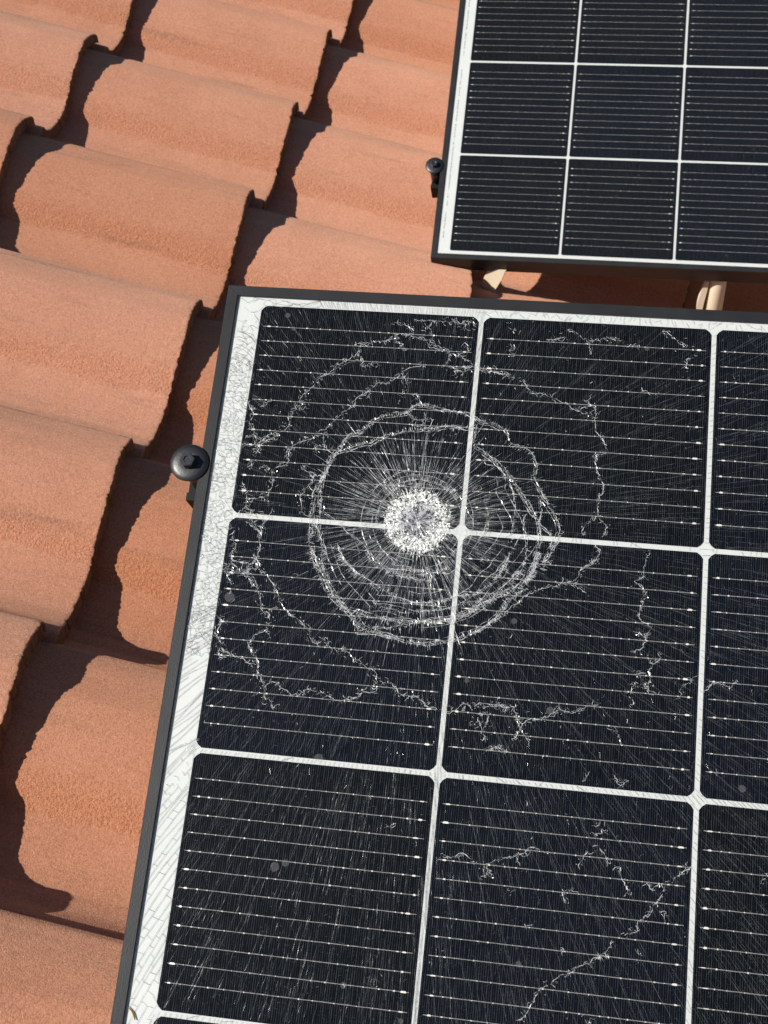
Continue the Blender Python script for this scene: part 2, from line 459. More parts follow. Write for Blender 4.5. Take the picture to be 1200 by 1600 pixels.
def solar_panel(M, label, cell_me, glass_mat, visible):
    t = empty('solar_panel', M, label, 'solar panel', 'framed solar panels on the tiled roof')
    A, B, C, D = P(U0, V0), P(U1, V0), P(U1, V1), P(U0, V1)
    frame_bar('frame_bar', A, B, (0, -1, 0), t)
    frame_bar('frame_bar', D, C, (0, 1, 0), t)
    frame_bar('frame_bar', A, D, (1, 0, 0), t)
    frame_bar('frame_bar', B, C, (-1, 0, 0), t)
    e = .0032
    mb = MB(); mb.box((U0*W+e, -V1*W+e, -.0012), (U1*W-e, -V0*W-e, -.00008)); mb.build('backsheet', MT['sheet'], t)
    rest = MB(); rm = []
    k = 0
    for c in range(10):
        for r in range(6):
            o = bpy.data.objects.new('solar_cell', cell_me); COL.objects.link(o); o.parent = t
            o.location = P(c + .5, r + .5)
            k += 1
            for q, bv in enumerate(BUS_V):
                me = BUS[(c * 5 + r * 7 + q * 4) % 31]
                if visible(c, r):
                    b = bpy.data.objects.new('busbar', me); COL.objects.link(b); b.parent = o
                    b.location = (0, -bv * W, 0)
                else:
                    x, y, _ = P(c + .5, r + .5 + bv)
                    rest.add([(x - .47*W, y - .0002, .0002), (x + .47*W, y - .0002, .0002), (x + .47*W, y + .0002, .0002), (x - .47*W, y + .0002, .0002)], [(0, 1, 2, 3)])
    ro = rest.build('busbar', MT['wire'], t); ro['kind'] = 'stuff'
    mb = MB(); mb.box((U0*W+.0028, -V1*W+.0028, .00055), (U1*W-.0028, -V0*W-.0028, .00085)) if False else None
    mb = MB(); mb.add([(U0*W+.003, -V1*W+.003, .00085), (U1*W-.003, -V1*W+.003, .00085), (U1*W-.003, -V0*W-.003, .00085), (U0*W+.003, -V0*W-.003, .00085)], [(0, 1, 2, 3)])
    mb.build('glass', glass_mat, t)
    return t

near = solar_panel(mtx(M_NEAR), 'large solar panel in front with shattered glass and a white impact crater', CELL_NEAR, MT['shattered'],
                   lambda c, r: c < 4 and r < 5)
far = solar_panel(mtx(M_FAR) @ Matrix.Translation((0, 6 * W, 0)), 'intact solar panel with clean unbroken glass at the top right, behind the shattered one', CELL_FAR, MT['glass'],
                  lambda c, r: c < 4 and r > 1)
FV = 6.0  # the far panel's own rows run 0..6, its lower edge is the one in view

# faint serial print along the left margin of the far panel
pr = MB(); rr = random.Random(5)
for a, b in ((2.55, 3.93), (4.08, 5.85)):
    v = a
    while v < b:
        l = rr.choice((.012, .02, .03)); wd = rr.uniform(.0012, .0022)
        if rr.random() < .86:
            x = -.062 * W + rr.uniform(-.0003, .0003)
            pr.add([(x - wd/2, -v*W, .0002), (x + wd/2, -v*W, .0002), (x + wd/2, -(v+l*.6)*W, .0002), (x - wd/2, -(v+l*.6)*W, .0002)], [(3, 2, 1, 0)])
        v += l
po = pr.build('serial_print', MT['print'], far); po['label'] = 'thin grey row of serial marks on the white margin'

# ---------------------------------------------------------------- cracks in the near panel
RINGS = [
  [(0.3778, 1.0619), (0.3637, 0.9949), (0.3644, 0.8917), (0.3825, 0.8151), (0.4105, 0.7256), (0.4477, 0.6642), (0.4803, 0.6088), (0.5178, 0.5943), (0.5631, 0.5496), (0.6203, 0.51), (0.7182, 0.4855), (0.7379, 0.4603), (0.7921, 0.4447), (0.9105, 0.4635), (0.9832, 0.4733), (1.041, 0.5048), (1.0851, 0.5077), (1.1541, 0.5498), (1.1638, 0.6015), (1.2464, 0.6189), (1.2895, 0.6906), (1.2822, 0.737), (1.313, 0.7915), (1.3493, 0.8509), (1.3848, 0.9043), (1.4048, 0.964), (1.3966, 0.9979), (1.3695, 1.0607), (1.337, 1.1182), (1.2898, 1.1875), (1.2754, 1.2212), (1.2207, 1.2731), (1.1749, 1.3509), (1.1018, 1.4107), (1.0141, 1.4517), (0.9056, 1.4812), (0.8397, 1.4804), (0.7519, 1.4614), (0.6847, 1.4539), (0.6184, 1.4563), (0.6222, 1.436), (0.5528, 1.3693), (0.471, 1.2923), (0.4113, 1.1912), (0.3825, 1.1292), (0.3933, 1.1619), (0.3807, 1.1068), (0.3667, 1.0401)] ,
  [(0.4448, 1.1801), (0.4215, 1.1036), (0.3993, 1.0149), (0.3969, 0.9295), (0.3876, 0.8553), (0.3981, 0.7616), (0.4346, 0.6946), (0.5243, 0.6499), (0.5839, 0.6339), (0.6466, 0.5971), (0.7376, 0.5642), (0.8143, 0.5559), (0.9007, 0.5351), (0.9836, 0.5382), (1.0212, 0.5297), (1.0176, 0.6119), (1.0699, 0.6489), (1.1277, 0.6909), (1.1749, 0.7392), (1.2284, 0.8036), (1.2646, 0.8574), (1.3066, 0.9215), (1.3213, 0.9761), (1.3294, 1.0143), (1.3181, 1.0758), (1.3069, 1.137), (1.2798, 1.1937), (1.3293, 1.0667), (1.3017, 1.1374), (1.2554, 1.2161), (1.1676, 1.2641), (1.093, 1.3109), (1.0315, 1.3566), (0.929, 1.3856), (0.8111, 1.3958), (0.7113, 1.3943), (0.6086, 1.3727), (0.5515, 1.359), (0.4658, 1.2505), (0.4164, 1.1479)] ,
  [(1.1282, 0.6967), (1.1588, 0.7404), (1.196, 0.8003), (1.2115, 0.8615), (1.2186, 0.9172), (1.2134, 0.9846), (1.2143, 1.029), (1.2038, 1.0961), (1.1868, 1.1469), (1.1534, 1.1879), (1.2, 1.0978), (1.1609, 1.1832), (1.0882, 1.2573), (0.9979, 1.2785), (0.9211, 1.3053), (0.8162, 1.3176), (0.7469, 1.2929), (0.676, 1.2578), (0.5904, 1.2167), (0.5752, 1.2096), (0.5045, 1.1408), (0.5906, 1.218), (0.5304, 1.1675), (0.4832, 1.093)] ,
  [(1.276, 0.8678), (1.2583, 0.9141), (1.2599, 0.9698), (1.2751, 1.0297), (1.2727, 1.1015), (1.2561, 1.1576), (1.2178, 1.2043), (1.2501, 1.1485), (1.1779, 1.2294), (1.0912, 1.2909), (1.0141, 1.3109), (0.9244, 1.3389), (0.794, 1.3602), (0.7123, 1.3434), (0.6629, 1.3204)] ,
  [(1.3159, 0.8309), (1.3226, 0.8867), (1.3215, 0.9427), (1.3693, 0.9834), (1.3687, 1.0498), (1.3462, 1.101)] ,
  [(1.2294, 1.2183), (1.1309, 1.2942), (1.0563, 1.341), (0.9806, 1.3744), (0.8901, 1.3923), (0.8132, 1.4158), (0.7351, 1.4293), (0.6553, 1.4295), (0.6102, 1.3861)] ,
  [(0.6442, 0.9943), (0.6422, 0.9292), (0.6806, 0.8496), (0.7687, 0.7879), (0.8852, 0.8013), (0.973, 0.8494)] ,
  [(0.6168, 0.8434), (0.6932, 0.7714), (0.7641, 0.744), (0.778, 0.7762)] ,
  [(1.0758, 0.8416), (1.1027, 0.9154), (1.1022, 0.9692), (1.0722, 1.0357)] ,
  [(0.6204, 1.124), (0.6594, 1.1695), (0.7158, 1.1925), (0.7912, 1.207), (0.8593, 1.2185), (0.9045, 1.2044)] ,
  [(0.7151, 1.1857), (0.8017, 1.1786), (0.8827, 1.1857), (0.96, 1.1587)] ,
  [(0.4121, 0.9626), (0.4771, 0.9974), (0.5198, 1.0337), (0.5611, 1.0587), (0.604, 1.1001), (0.6366, 1.1477)] ,
]
CHAINS = [
  [(0.5192, 0.1643), (0.4752, 0.1794), (0.4681, 0.2169), (0.4213, 0.2568), (0.3845, 0.2837), (0.3606, 0.322), (0.3224, 0.3367), (0.2798, 0.4065), (0.2456, 0.4513), (0.2292, 0.5007), (0.2065, 0.5443), (0.2016, 0.5926), (0.1702, 0.6127), (0.121, 0.628), (0.1034, 0.665)] ,
  [(0.0929, 0.6717), (0.0827, 0.7199), (0.0764, 0.7557), (0.0533, 0.7927)] ,
  [(0.0187, 0.671), (0.0881, 0.678), (0.1396, 0.6387), (0.1846, 0.6355)] ,
  [(0.5448, 0.3891), (0.4985, 0.4284), (0.4866, 0.4713), (0.4439, 0.4921), (0.425, 0.5234), (0.3943, 0.5494), (0.3708, 0.5868), (0.3443, 0.6005), (0.3193, 0.626), (0.2663, 0.6535)] ,
  [(0.2984, 0.6394), (0.2551, 0.6543), (0.227, 0.6977), (0.2276, 0.7447), (0.1757, 0.7779), (0.1701, 0.8192), (0.1749, 0.8538), (0.1629, 0.8896), (0.1614, 0.9186), (0.1835, 0.9573), (0.178, 0.9979), (0.1571, 1.0281), (0.1559, 1.0795), (0.1599, 1.1471), (0.1481, 1.1818), (0.1599, 1.2257), (0.1216, 1.2289), (0.1092, 1.2578), (0.1591, 1.2982)] ,
  [(0.3681, 0.6107), (0.3803, 0.6631), (0.4291, 0.695)] ,
  [(0.3803, 0.6631), (0.3468, 0.6655), (0.3387, 0.6897)] ,
  [(0.2801, 0.7585), (0.3464, 0.7946), (0.3866, 0.8032)] ,
  [(0.3527, 0.7999), (0.3357, 0.8418), (0.3085, 0.8902), (0.3152, 0.9415), (0.3251, 0.9751), (0.3657, 0.989)] ,
  [(0.0393, 0.8523), (0.0675, 0.891), (0.0702, 0.9487), (0.0973, 0.9812), (0.0991, 1.0327), (0.1425, 1.0635), (0.1575, 1.0907)] ,
  [(0.0285, 1.0095), (0.0521, 0.9789), (0.0981, 0.9869), (0.1653, 0.9874)] ,
  [(0.024, 1.0557), (0.0362, 1.1003), (0.0522, 1.1331), (0.0423, 1.1792), (0.0535, 1.2176), (0.0483, 1.2573)] ,
  [(0.078, 0.925), (0.1161, 0.9163), (0.1606, 0.9129)] ,
  [(0.0239, 1.2425), (0.0535, 1.2176), (0.1092, 1.2578)] ,
  [(0.0157, 0.4909), (0.0453, 0.5373), (0.0334, 0.5743), (0.0637, 0.6261), (0.0744, 0.6611)] ,
  [(0.0258, 0.6407), (0.0662, 0.6438), (0.1138, 0.6583), (0.1508, 0.6379), (0.1702, 0.6127)] ,
  [(0.4681, 0.1675), (0.5093, 0.1773), (0.5413, 0.1568), (0.625, 0.1393), (0.6336, 0.114), (0.6796, 0.1174), (0.7204, 0.1273), (0.7611, 0.1372), (0.7949, 0.1351), (0.8085, 0.1589), (0.8607, 0.1741), (0.8742, 0.1977), (0.9138, 0.2014), (0.9606, 0.2228), (0.9794, 0.2459)] ,
  [(0.4752, 0.2288), (0.5, 0.2457), (0.4972, 0.2704), (0.5417, 0.2615), (0.5769, 0.2715)] ,
  [(0.8742, 0.1977), (0.8727, 0.2405), (0.8515, 0.254)] ,
  [(0.8744, 0.2586), (0.9689, 0.2526), (0.9905, 0.2452)] ,
  [(0.9794, 0.2459), (1.0364, 0.2604), (1.1041, 0.2742), (1.1545, 0.283)] ,
  [(0.773, 0.1426), (0.7873, 0.1725), (0.8669, 0.1798)] ,
  [(0.625, 0.1393), (0.6559, 0.1621), (0.676, 0.1917)] ,
  [(0.7846, 0.2583), (0.718, 0.2686), (0.7018, 0.2757), (0.6708, 0.3021), (0.6509, 0.3276), (0.6137, 0.3482), (0.5695, 0.3572), (0.5504, 0.3887), (0.509, 0.4216)] ,
  [(0.6708, 0.3021), (0.697, 0.3368), (0.702, 0.3847), (0.72, 0.3956), (0.7546, 0.4053), (0.7743, 0.4339), (0.781, 0.4454)] ,
  [(0.702, 0.3847), (0.6878, 0.4097), (0.6861, 0.4458)] ,
  [(0.7182, 0.4855), (0.7477, 0.5013), (0.7569, 0.5362), (0.8187, 0.5438), (0.8206, 0.5082), (0.7655, 0.5119)] ,
  [(0.7858, 0.0427), (0.8315, 0.0462), (0.8991, 0.0422), (0.9115, 0.0539), (0.9322, 0.0341), (0.9788, 0.0499)] ,
  [(0.7864, 0.0489), (0.7794, 0.0928), (0.7987, 0.1164)] ,
  [(0.9322, 0.0341), (0.9356, 0.071), (0.9586, 0.0758)] ,
  [(0.622, 0.0587), (0.7053, 0.091), (0.7009, 0.1037)] ,
  [(0.7059, 0.0412), (0.7748, 0.0465), (0.7858, 0.0427)] ,
  [(0.9306, 0.1391), (0.954, 0.1499), (0.9517, 0.1868), (0.9133, 0.1953)] ,
  [(0.9855, 0.2521), (1.0512, 0.2711), (1.1476, 0.2822), (1.2024, 0.3074), (1.2482, 0.3559), (1.3116, 0.3631), (1.387, 0.3977), (1.4512, 0.4272), (1.5144, 0.4454), (1.528, 0.5004), (1.5619, 0.5535), (1.5804, 0.6074)] ,
  [(1.5804, 0.6074), (1.5353, 0.6216), (1.5386, 0.6762), (1.5564, 0.7186), (1.5747, 0.7714), (1.5578, 0.8266), (1.5616, 0.8906), (1.5991, 0.9302), (1.5866, 0.9736)] ,
  [(1.5616, 0.8906), (1.5136, 0.9263), (1.5006, 0.9592), (1.5162, 0.9686)] ,
  [(1.4505, 0.416), (1.5116, 0.4006), (1.5253, 0.4559)] ,
  [(1.5487, 1.0083), (1.5725, 1.0379), (1.5631, 1.0806), (1.5056, 1.1166)] ,
  [(1.5702, 1.0335), (1.5628, 1.0761), (1.506, 1.1225), (1.4981, 1.1543), (1.4598, 1.1783), (1.3721, 1.2063), (1.2859, 1.255), (1.2022, 1.3343), (1.1461, 1.3802), (1.0901, 1.4259)] ,
  [(1.4598, 1.1783), (1.5319, 1.2188)] ,
  [(1.7777, 1.0168), (1.7601, 1.06), (1.7538, 1.1331), (1.7255, 1.1561), (1.7564, 1.1844), (1.7584, 1.2253), (1.7464, 1.2773), (1.7528, 1.3072), (1.7932, 1.3391), (1.7753, 1.3708), (1.7761, 1.3859), (1.7586, 1.4225), (1.7213, 1.4508)] ,
  [(1.7795, 1.4555), (1.8097, 1.4826), (1.8332, 1.4706), (1.8313, 1.431)] ,
  [(1.8097, 1.4826), (1.7972, 1.5233), (1.8039, 1.5621), (1.7758, 1.5746), (1.7371, 1.5683), (1.7344, 1.6078), (1.7327, 1.6666)] ,
  [(1.7829, 1.5246), (1.7353, 1.5339)] ,
  [(1.7758, 1.5746), (1.8347, 1.6083)] ,
  [(1.9253, 1.6145), (1.9283, 1.5703), (1.965, 1.5375), (1.9457, 1.5295)] ,
  [(2.0139, 1.5771), (2.0504, 1.5395), (2.1075, 1.5538), (2.1349, 1.522)] ,
  [(1.1162, 1.7195), (1.1544, 1.706), (1.2131, 1.7055), (1.2431, 1.7125), (1.2818, 1.7089)] ,
  [(1.283, 1.8452), (1.3161, 1.7741), (1.3435, 1.752), (1.4005, 1.7368), (1.4513, 1.7028), (1.4541, 1.6731)] ,
  [(1.4513, 1.7028), (1.5236, 1.7008), (1.5607, 1.6778), (1.6082, 1.6685)] ,
  [(1.2721, 1.7098), (1.2961, 1.7663), (1.3516, 1.8579)] ,
  [(1.1387, 1.7518), (1.1784, 1.7579), (1.1641, 1.8179)] ,
  [(1.1896, 1.8881), (1.2172, 1.8709), (1.2476, 1.8873), (1.286, 1.8835)] ,
  [(1.6806, 1.9307), (1.6916, 1.9579), (1.7248, 1.964)] ,
  [(1.652, 1.7615), (1.6904, 1.7674), (1.702, 1.8048)] ,
  [(0.18, 1.2315), (0.2224, 1.2707), (0.2541, 1.3105), (0.2768, 1.3614), (0.3016, 1.3908), (0.3366, 1.4192), (0.3752, 1.4367), (0.4112, 1.4751), (0.4254, 1.5049), (0.4585, 1.5226), (0.4864, 1.4995), (0.5218, 1.5375), (0.5736, 1.5431), (0.6175, 1.5698), (0.65, 1.5872), (0.6835, 1.6146), (0.7023, 1.6028), (0.7196, 1.6667)] ,
  [(0.7202, 1.6717), (0.7594, 1.6631), (0.7898, 1.6653), (0.8188, 1.7026), (0.8638, 1.7034), (0.9047, 1.7145), (0.9171, 1.7381), (0.9568, 1.7394), (0.997, 1.7455)] ,
  [(0.7202, 1.6717), (0.7136, 1.7024), (0.6788, 1.7056), (0.6362, 1.7295), (0.5676, 1.7459), (0.5152, 1.7308), (0.4732, 1.7196), (0.4273, 1.7188), (0.4048, 1.741), (0.3518, 1.7258), (0.308, 1.7045), (0.2769, 1.7023), (0.2594, 1.7242)] ,
  [(0.1247, 1.2146), (0.1203, 1.2578), (0.1614, 1.2864), (0.1859, 1.348), (0.2035, 1.3992), (0.2374, 1.4173), (0.2394, 1.4693), (0.2619, 1.5193)] ,
  [(0.2408, 1.4796), (0.1886, 1.5154), (0.1739, 1.5581), (0.2119, 1.6062), (0.2255, 1.6664), (0.258, 1.7142), (0.265, 1.7641), (0.3165, 1.8044)] ,
  [(0.0519, 1.5793), (0.1079, 1.6052), (0.1505, 1.6117), (0.2074, 1.6476), (0.2292, 1.6558)] ,
  [(0.0214, 1.4464), (0.0453, 1.4653), (0.0307, 1.5084), (0.0607, 1.5681)] ,
  [(0.048, 1.1993), (0.1247, 1.2146), (0.1531, 1.1908), (0.1696, 1.2324)] ,
  [(0.0228, 1.2444), (0.0637, 1.3052), (0.0474, 1.3385)] ,
  [(0.997, 1.7455), (1.037, 1.7516), (1.0734, 1.7186), (1.123, 1.7238), (1.162, 1.7201), (1.2195, 1.7049), (1.2591, 1.711)] ,
  [(1.1362, 1.7619), (1.1607, 1.8182), (1.1825, 1.8452)] ,
  [(1.1866, 1.8932), (1.2147, 1.8808), (1.2731, 1.8848)] ,
  [(1.0446, 2.3095), (1.0713, 2.3151), (1.1128, 2.2938), (1.1394, 2.2995), (1.1674, 2.3217), (1.211, 2.3255), (1.2445, 2.3135), (1.2777, 2.2975), (1.3279, 2.2796), (1.3607, 2.2593), (1.3936, 2.2391), (1.4204, 2.2531), (1.4635, 2.2569)] ,
  [(1.2238, 2.3241), (1.2263, 2.3531), (1.2068, 2.376)] ,
  [(1.2263, 2.3531), (1.2405, 2.3682)] ,
  [(1.3279, 2.2796), (1.3475, 2.311)] ,
  [(1.9945, 2.2504), (1.9458, 2.2803), (1.922, 2.3075), (1.8975, 2.3183), (1.891, 2.3599), (1.8673, 2.3869), (1.8449, 2.438), (1.8048, 2.4666), (1.7986, 2.5076), (1.7498, 2.525)] ,
  [(1.7097, 2.5496), (1.695, 2.5832), (1.6552, 2.6117), (1.6238, 2.6391), (1.5836, 2.6596), (1.5681, 2.6772), (1.528, 2.6977)] ,
  [(1.528, 2.6977), (1.4571, 2.7533), (1.4276, 2.8039), (1.3983, 2.8543), (1.3831, 2.8717)] ,
  [(1.6397, 2.2133), (1.6758, 2.2512), (1.6814, 2.2755)] ,
  [(1.7196, 2.2797), (1.7575, 2.358), (1.7422, 2.3842)] ,
  [(1.8311, 2.3254), (1.8487, 2.344), (1.8892, 2.3192)] ,
  [(1.5713, 1.9394), (1.581, 1.9558), (1.5649, 1.9746)] ,
  [(1.6925, 1.9447), (1.7022, 1.9652), (1.7362, 1.9575)] ,
  [(1.5044, 2.1049), (1.5278, 2.1323)] ,
  [(1.6094, 2.1366), (1.6384, 2.1209), (1.6376, 2.1083)] ,
  [(1.308, 2.4066), (1.3178, 2.422), (1.3344, 2.4161)] ,
  [(1.5214, 2.6028), (1.5289, 2.5899), (1.5344, 2.6093)] ,
  [(1.8019, 2.5712), (1.8152, 2.5896)] ,
  [(1.8692, 2.4272), (1.9022, 2.4236), (1.8954, 2.4566)] ,
  [(1.3809, 2.5216), (1.3906, 2.5368)] ,
  [(1.3738, 0.047), (1.4397, 0.084), (1.4726, 0.1053), (1.4814, 0.1628)] ,
  [(1.4726, 0.1053), (1.5445, 0.0777), (1.6081, 0.0912)] ,
  [(1.7823, 0.0283), (1.8464, 0.0709), (1.8787, 0.1035)] ,
  [(1.293, 0.1047), (1.3766, 0.0879)] ,
  [(1.6302, 0.1131), (1.6922, 0.1034)] ,
]

class Ribbons:
    def __init__(s, seed=0): s.v = []; s.f = []; s.r = np.random.default_rng(seed)
    def line(s, pts, width, z=.00062, tilt=.00022, taper=True, var=.4):
        p = np.asarray(pts, float) * np.array([W, -W])
        if len(p) < 2: return
        d = np.gradient(p, axis=0); L = np.hypot(d[:, 0], d[:, 1]) + 1e-9
        nrm = np.stack([-d[:, 1] / L, d[:, 0] / L], 1)
        n = len(p)
        wd = width * s.r.uniform(1 - var, 1 + var, n)
        if taper: wd[0] *= .3; wd[-1] *= .3
        zz = z + s.r.uniform(-.00005, .00005, n); tl = s.r.uniform(-1, 1, n) * tilt * .5
        b = len(s.v)
        a = p + nrm * wd[:, None] / 2; c = p - nrm * wd[:, None] / 2
        for k in range(n):
            s.v.append((a[k, 0], a[k, 1], zz[k] + tl[k])); s.v.append((c[k, 0], c[k, 1], zz[k] - tl[k]))
        for k in range(n - 1):
            s.f.append((b + 2*k, b + 2*k + 1, b + 2*k + 3, b + 2*k + 2))
    def shard(s, c, rad, z=.00066, tilt=.0003, n=None):
        k = n or s.r.integers(3, 6); a = np.sort(s.r.uniform(0, 2 * np.pi, k)) if not n else np.arange(n) * 2 * np.pi / n; rr = rad * (s.r.uniform(.5, 1.2, k) if not n else s.r.uniform(.9, 1.1, k))
        tx, ty = s.r.normal(0, tilt, 2); b = len(s.v)
        for q in range(k):
            x, y = rr[q] * math.cos(a[q]), rr[q] * math.sin(a[q])
            s.v.append((c[0] * W + x * W, -c[1] * W + y * W, z + min(max(tx * x / rad + ty * y / rad, -.00018), .00018)))
        s.f.append(tuple(range(b, b + k)))
    def build(s, name, mat, stuff=False, label=None):
        o = mesh_obj(name, s.v, s.f, mat, near)
        if stuff: o['kind'] = 'stuff'
        if label: o['label'] = label
        return o
def smooth_path(pts, step):
    p = np.asarray(pts, float)
    out = []
    q = np.vstack([2*p[0]-p[1], p, 2*p[-1]-p[-2]])
    for i in range(1, len(q) - 2):
        p0, p1, p2, p3 = q[i-1], q[i], q[i+1], q[i+2]
        n = max(2, int(np.hypot(*(p2 - p1)) / step))
        for t in np.arange(n) / n:
            out.append(.5 * ((2*p1) + (-p0+p2)*t + (2*p0-5*p1+4*p2-p3)*t*t + (-p0+3*p1-3*p2+p3)*t**3))
    out.append(p[-1]); return np.array(out)
def jitter(p, amp, r):
    n = len(p); d = np.gradient(p, axis=0); L = np.hypot(d[:, 0], d[:, 1])[:, None] + 1e-9
    nr = np.stack([-d[:, 1], d[:, 0]], 1) / L
    o = np.zeros(n)
    for k, a in ((7, .6), (3, .5), (1, .4)):
        o += np.convolve(r.normal(0, 1, n + 2*k), np.ones(k) / math.sqrt(k), 'same')[k:n+k] * a
    return p + nr * (o * amp)[:, None]
def radial(p):
    d = p - IMP; return d / (np.hypot(*d) + 1e-9)
def worm(start, ang, length, r, bend=.5, step=.008):
    p = [np.array(start, float)]; n = max(2, int(length / step))
    for _ in range(n):
        ang += r.normal(0, bend); p.append(p[-1] + step * np.array([math.cos(ang), math.sin(ang)]))
    return np.array(p)
mm = 1 / (W * 1000)      # one millimetre in cells

from mathutils.geometry import delaunay_2d_cdt
def net(R_, pts, maxlen, prob, w0, w1, minlen=.002, z=.00062):
    if len(pts) < 4: return
    vs, es, _, _, _, _ = delaunay_2d_cdt([Vector((float(a), float(b))) for a, b in pts], [], [], 0, 1e-6)
    for a, b in es:
        pa = np.array(vs[a]); pb = np.array(vs[b]); L = np.hypot(*(pb - pa))
        if minlen < L < maxlen and r.random() < prob:
            mid = (pa + pb) / 2 + r.normal(0, .10, 2) * L
            R_.line([pa, mid, pb], r.uniform(w0, w1), z=z, taper=False)
def frags(R_, p, w0, w1, gap=.12, lo=5, hi=22, off=0.0):
    i = 0
    while i < len(p) - 2:
        n = int(r.integers(lo, hi)); q = p[i:i + n + 1]
        if r.random() > gap and len(q) > 2: R_.line(q + r.normal(0, off, 2), r.uniform(w0, w1))
        i += n
r = np.random.default_rng(3)
# concentric rings: one object each, fragmentary strands with ladders of radial splinters
for k, ring in enumerate(RINGS):
    R_ = Ribbons(k); p = smooth_path(ring, .009)
    big = k < 2
    for so_ in ((-.009, -.003, .004, .010) if big else (-.003, .003)):
        q = p + np.array([radial(c) for c in p]) * so_
        q = jitter(q, .0019, r) + r.normal(0, .0012, p.shape)
        frags(R_, q, .00014, .00038, .38 if abs(so_) > .005 else .18, 3, 10, .0022)
    for c in p:
        low = c[1] > 1.12
        for _ in range(2 if big or low else 1):
            if r.random() < .85:
                d = radial(c); ln = r.uniform(.005, .020) * (1.5 if low and r.random() < .5 else 1)
                a = c + d * r.uniform(-.7, .3) * ln + r.normal(0, .004, 2)
                R_.line([a, a + d * ln * .5 + r.normal(0, .001, 2), a + d * ln], r.uniform(.00014, .00036))
        if r.random() < (.5 if big else .25):
            R_.shard(c + r.normal(0, .006, 2), r.uniform(.0015, .0042))
    if big:
        m = p[(p[:, 0] < .62) | (p[:, 1] > 1.2)]
        net(R_, m + r.normal(0, .009, m.shape), .026, .35, .00012, .00030)
    R_.build('ring_crack', MT['crack'])
main_ring = smooth_path(RINGS[0], .012)
for k, f in enumerate((.40, .50, .60, .68, .75, .82, .88)):
    R_ = Ribbons(30 + k)
    p = IMP + (main_ring - IMP) * f
    ang = np.arctan2(p[:, 1] - IMP[1], p[:, 0] - IMP[0])
    lo, hi = r.uniform(-.9, .2), r.uniform(2.0, 3.0)
    sel = p[(ang > lo) & (ang < hi)]
    sel = sel[np.argsort(np.arctan2(sel[:, 1] - IMP[1], sel[:, 0] - IMP[0]))]
    sel = jitter(sel, .0010, r)
    frags(R_, sel, .00016, .00036, .12, 4, 14, .0012)
    for c in sel:
        for _ in range(2):
            if r.random() < .5:
                d = radial(c); ln = r.uniform(.005, .022); a = c + r.normal(0, .004, 2)
                R_.line([a, a + d * ln], r.uniform(.00012, .00028))
    R_.build('ring_crack', MT['crack'])
for k, rad_ in enumerate((.168, .186, .206, .232)):      # tight rings just outside the crushed core
    R_ = Ribbons(40 + k); a0 = r.uniform(0, 6.28); t = np.linspace(a0, a0 + r.uniform(4.2, 5.8), 90)
    p = IMP + rad_ * np.stack([np.cos(t) * 1.02, np.sin(t)], 1)
    frags(R_, jitter(p, .0011, r), .00014, .00030, .18, 3, 12, .0012)
    for c in p[::2]:
        if r.random() < .5:
            d = radial(c); ln = r.uniform(.006, .020); R_.line([c - d * ln / 2, c + d * ln / 2], r.uniform(.00012, .00026))
    R_.build('ring_crack', MT['crack'])
def chain(R_, p, heavy=1.0, spread=.011, main=True):
    if main:
        q = p + r.normal(0, .0026, p.shape)
        frags(R_, q, .00018, .00042, .10, 3, 9)
    m = np.repeat(p, 2, axis=0)
    net(R_, m + r.normal(0, spread * 1.15, m.shape), .020, .28 * heavy, .00010, .00026)
    for c in p:
        for _ in range(2):
            if r.random() < .34 * heavy: R_.shard(c + r.normal(0, .009, 2), r.uniform(.0012, .0038), tilt=.0005)
        if r.random() < .12 * heavy:
            R_.line(worm(c, r.uniform(0, 6.28), r.uniform(.010, .034), r, .45, .006), r.uniform(.00015, .00034))
for k, ch in enumerate(CHAINS):
    R_ = Ribbons(50 + k); p = smooth_path(ch, .0075); p = jitter(p, .0022, r)
    chain(R_, p, 1.0 if p[:, 0].mean() < 1.2 else .62, .011 if p[:, 0].mean() < 1.2 else .007)
    R_.build('branching_crack', MT['crack'])

# crater: pulverised white collar and glassy facets in the middle
R_ = Ribbons(200)
for _ in range(5200):
    rho = .146 * math.sqrt(r.uniform(.10, 1.0)); a = r.uniform(0, 6.283)
    if rho < .070 and r.random() < .6: continue
    if rho > .122 and r.random() < (rho - .122) / .024: continue
    c = IMP + rho * np.array([math.cos(a), math.sin(a)])
    R_.shard(c, r.uniform(.0026, .0060), z=r.uniform(.00055, .00078), tilt=.0006)
for _ in range(800):
    a = r.uniform(0, 6.283); d = np.array([math.cos(a), math.sin(a)])
    r0 = r.uniform(.08, .145); r1 = r0 + r.uniform(.010, .038)
    R_.line([IMP + d * r0, IMP + d * (r0 + r1) / 2 + r.normal(0, .0015, 2), IMP + d * r1], r.uniform(.00010, .00028))
R_.build('crater_rim', MT['powder'], label='powdery white collar of crushed glass round the impact point')
R_ = Ribbons(201)
RD = Ribbons(208)
for _ in range(300):
    rho = .082 * math.sqrt(r.uniform(0, 1)); a = r.uniform(0, 6.283)
    (RD if r.random() < .44 else R_).shard(IMP + rho * np.array([math.cos(a), math.sin(a)]), r.uniform(.005, .015), z=r.uniform(.0006, .0008), tilt=.0014)
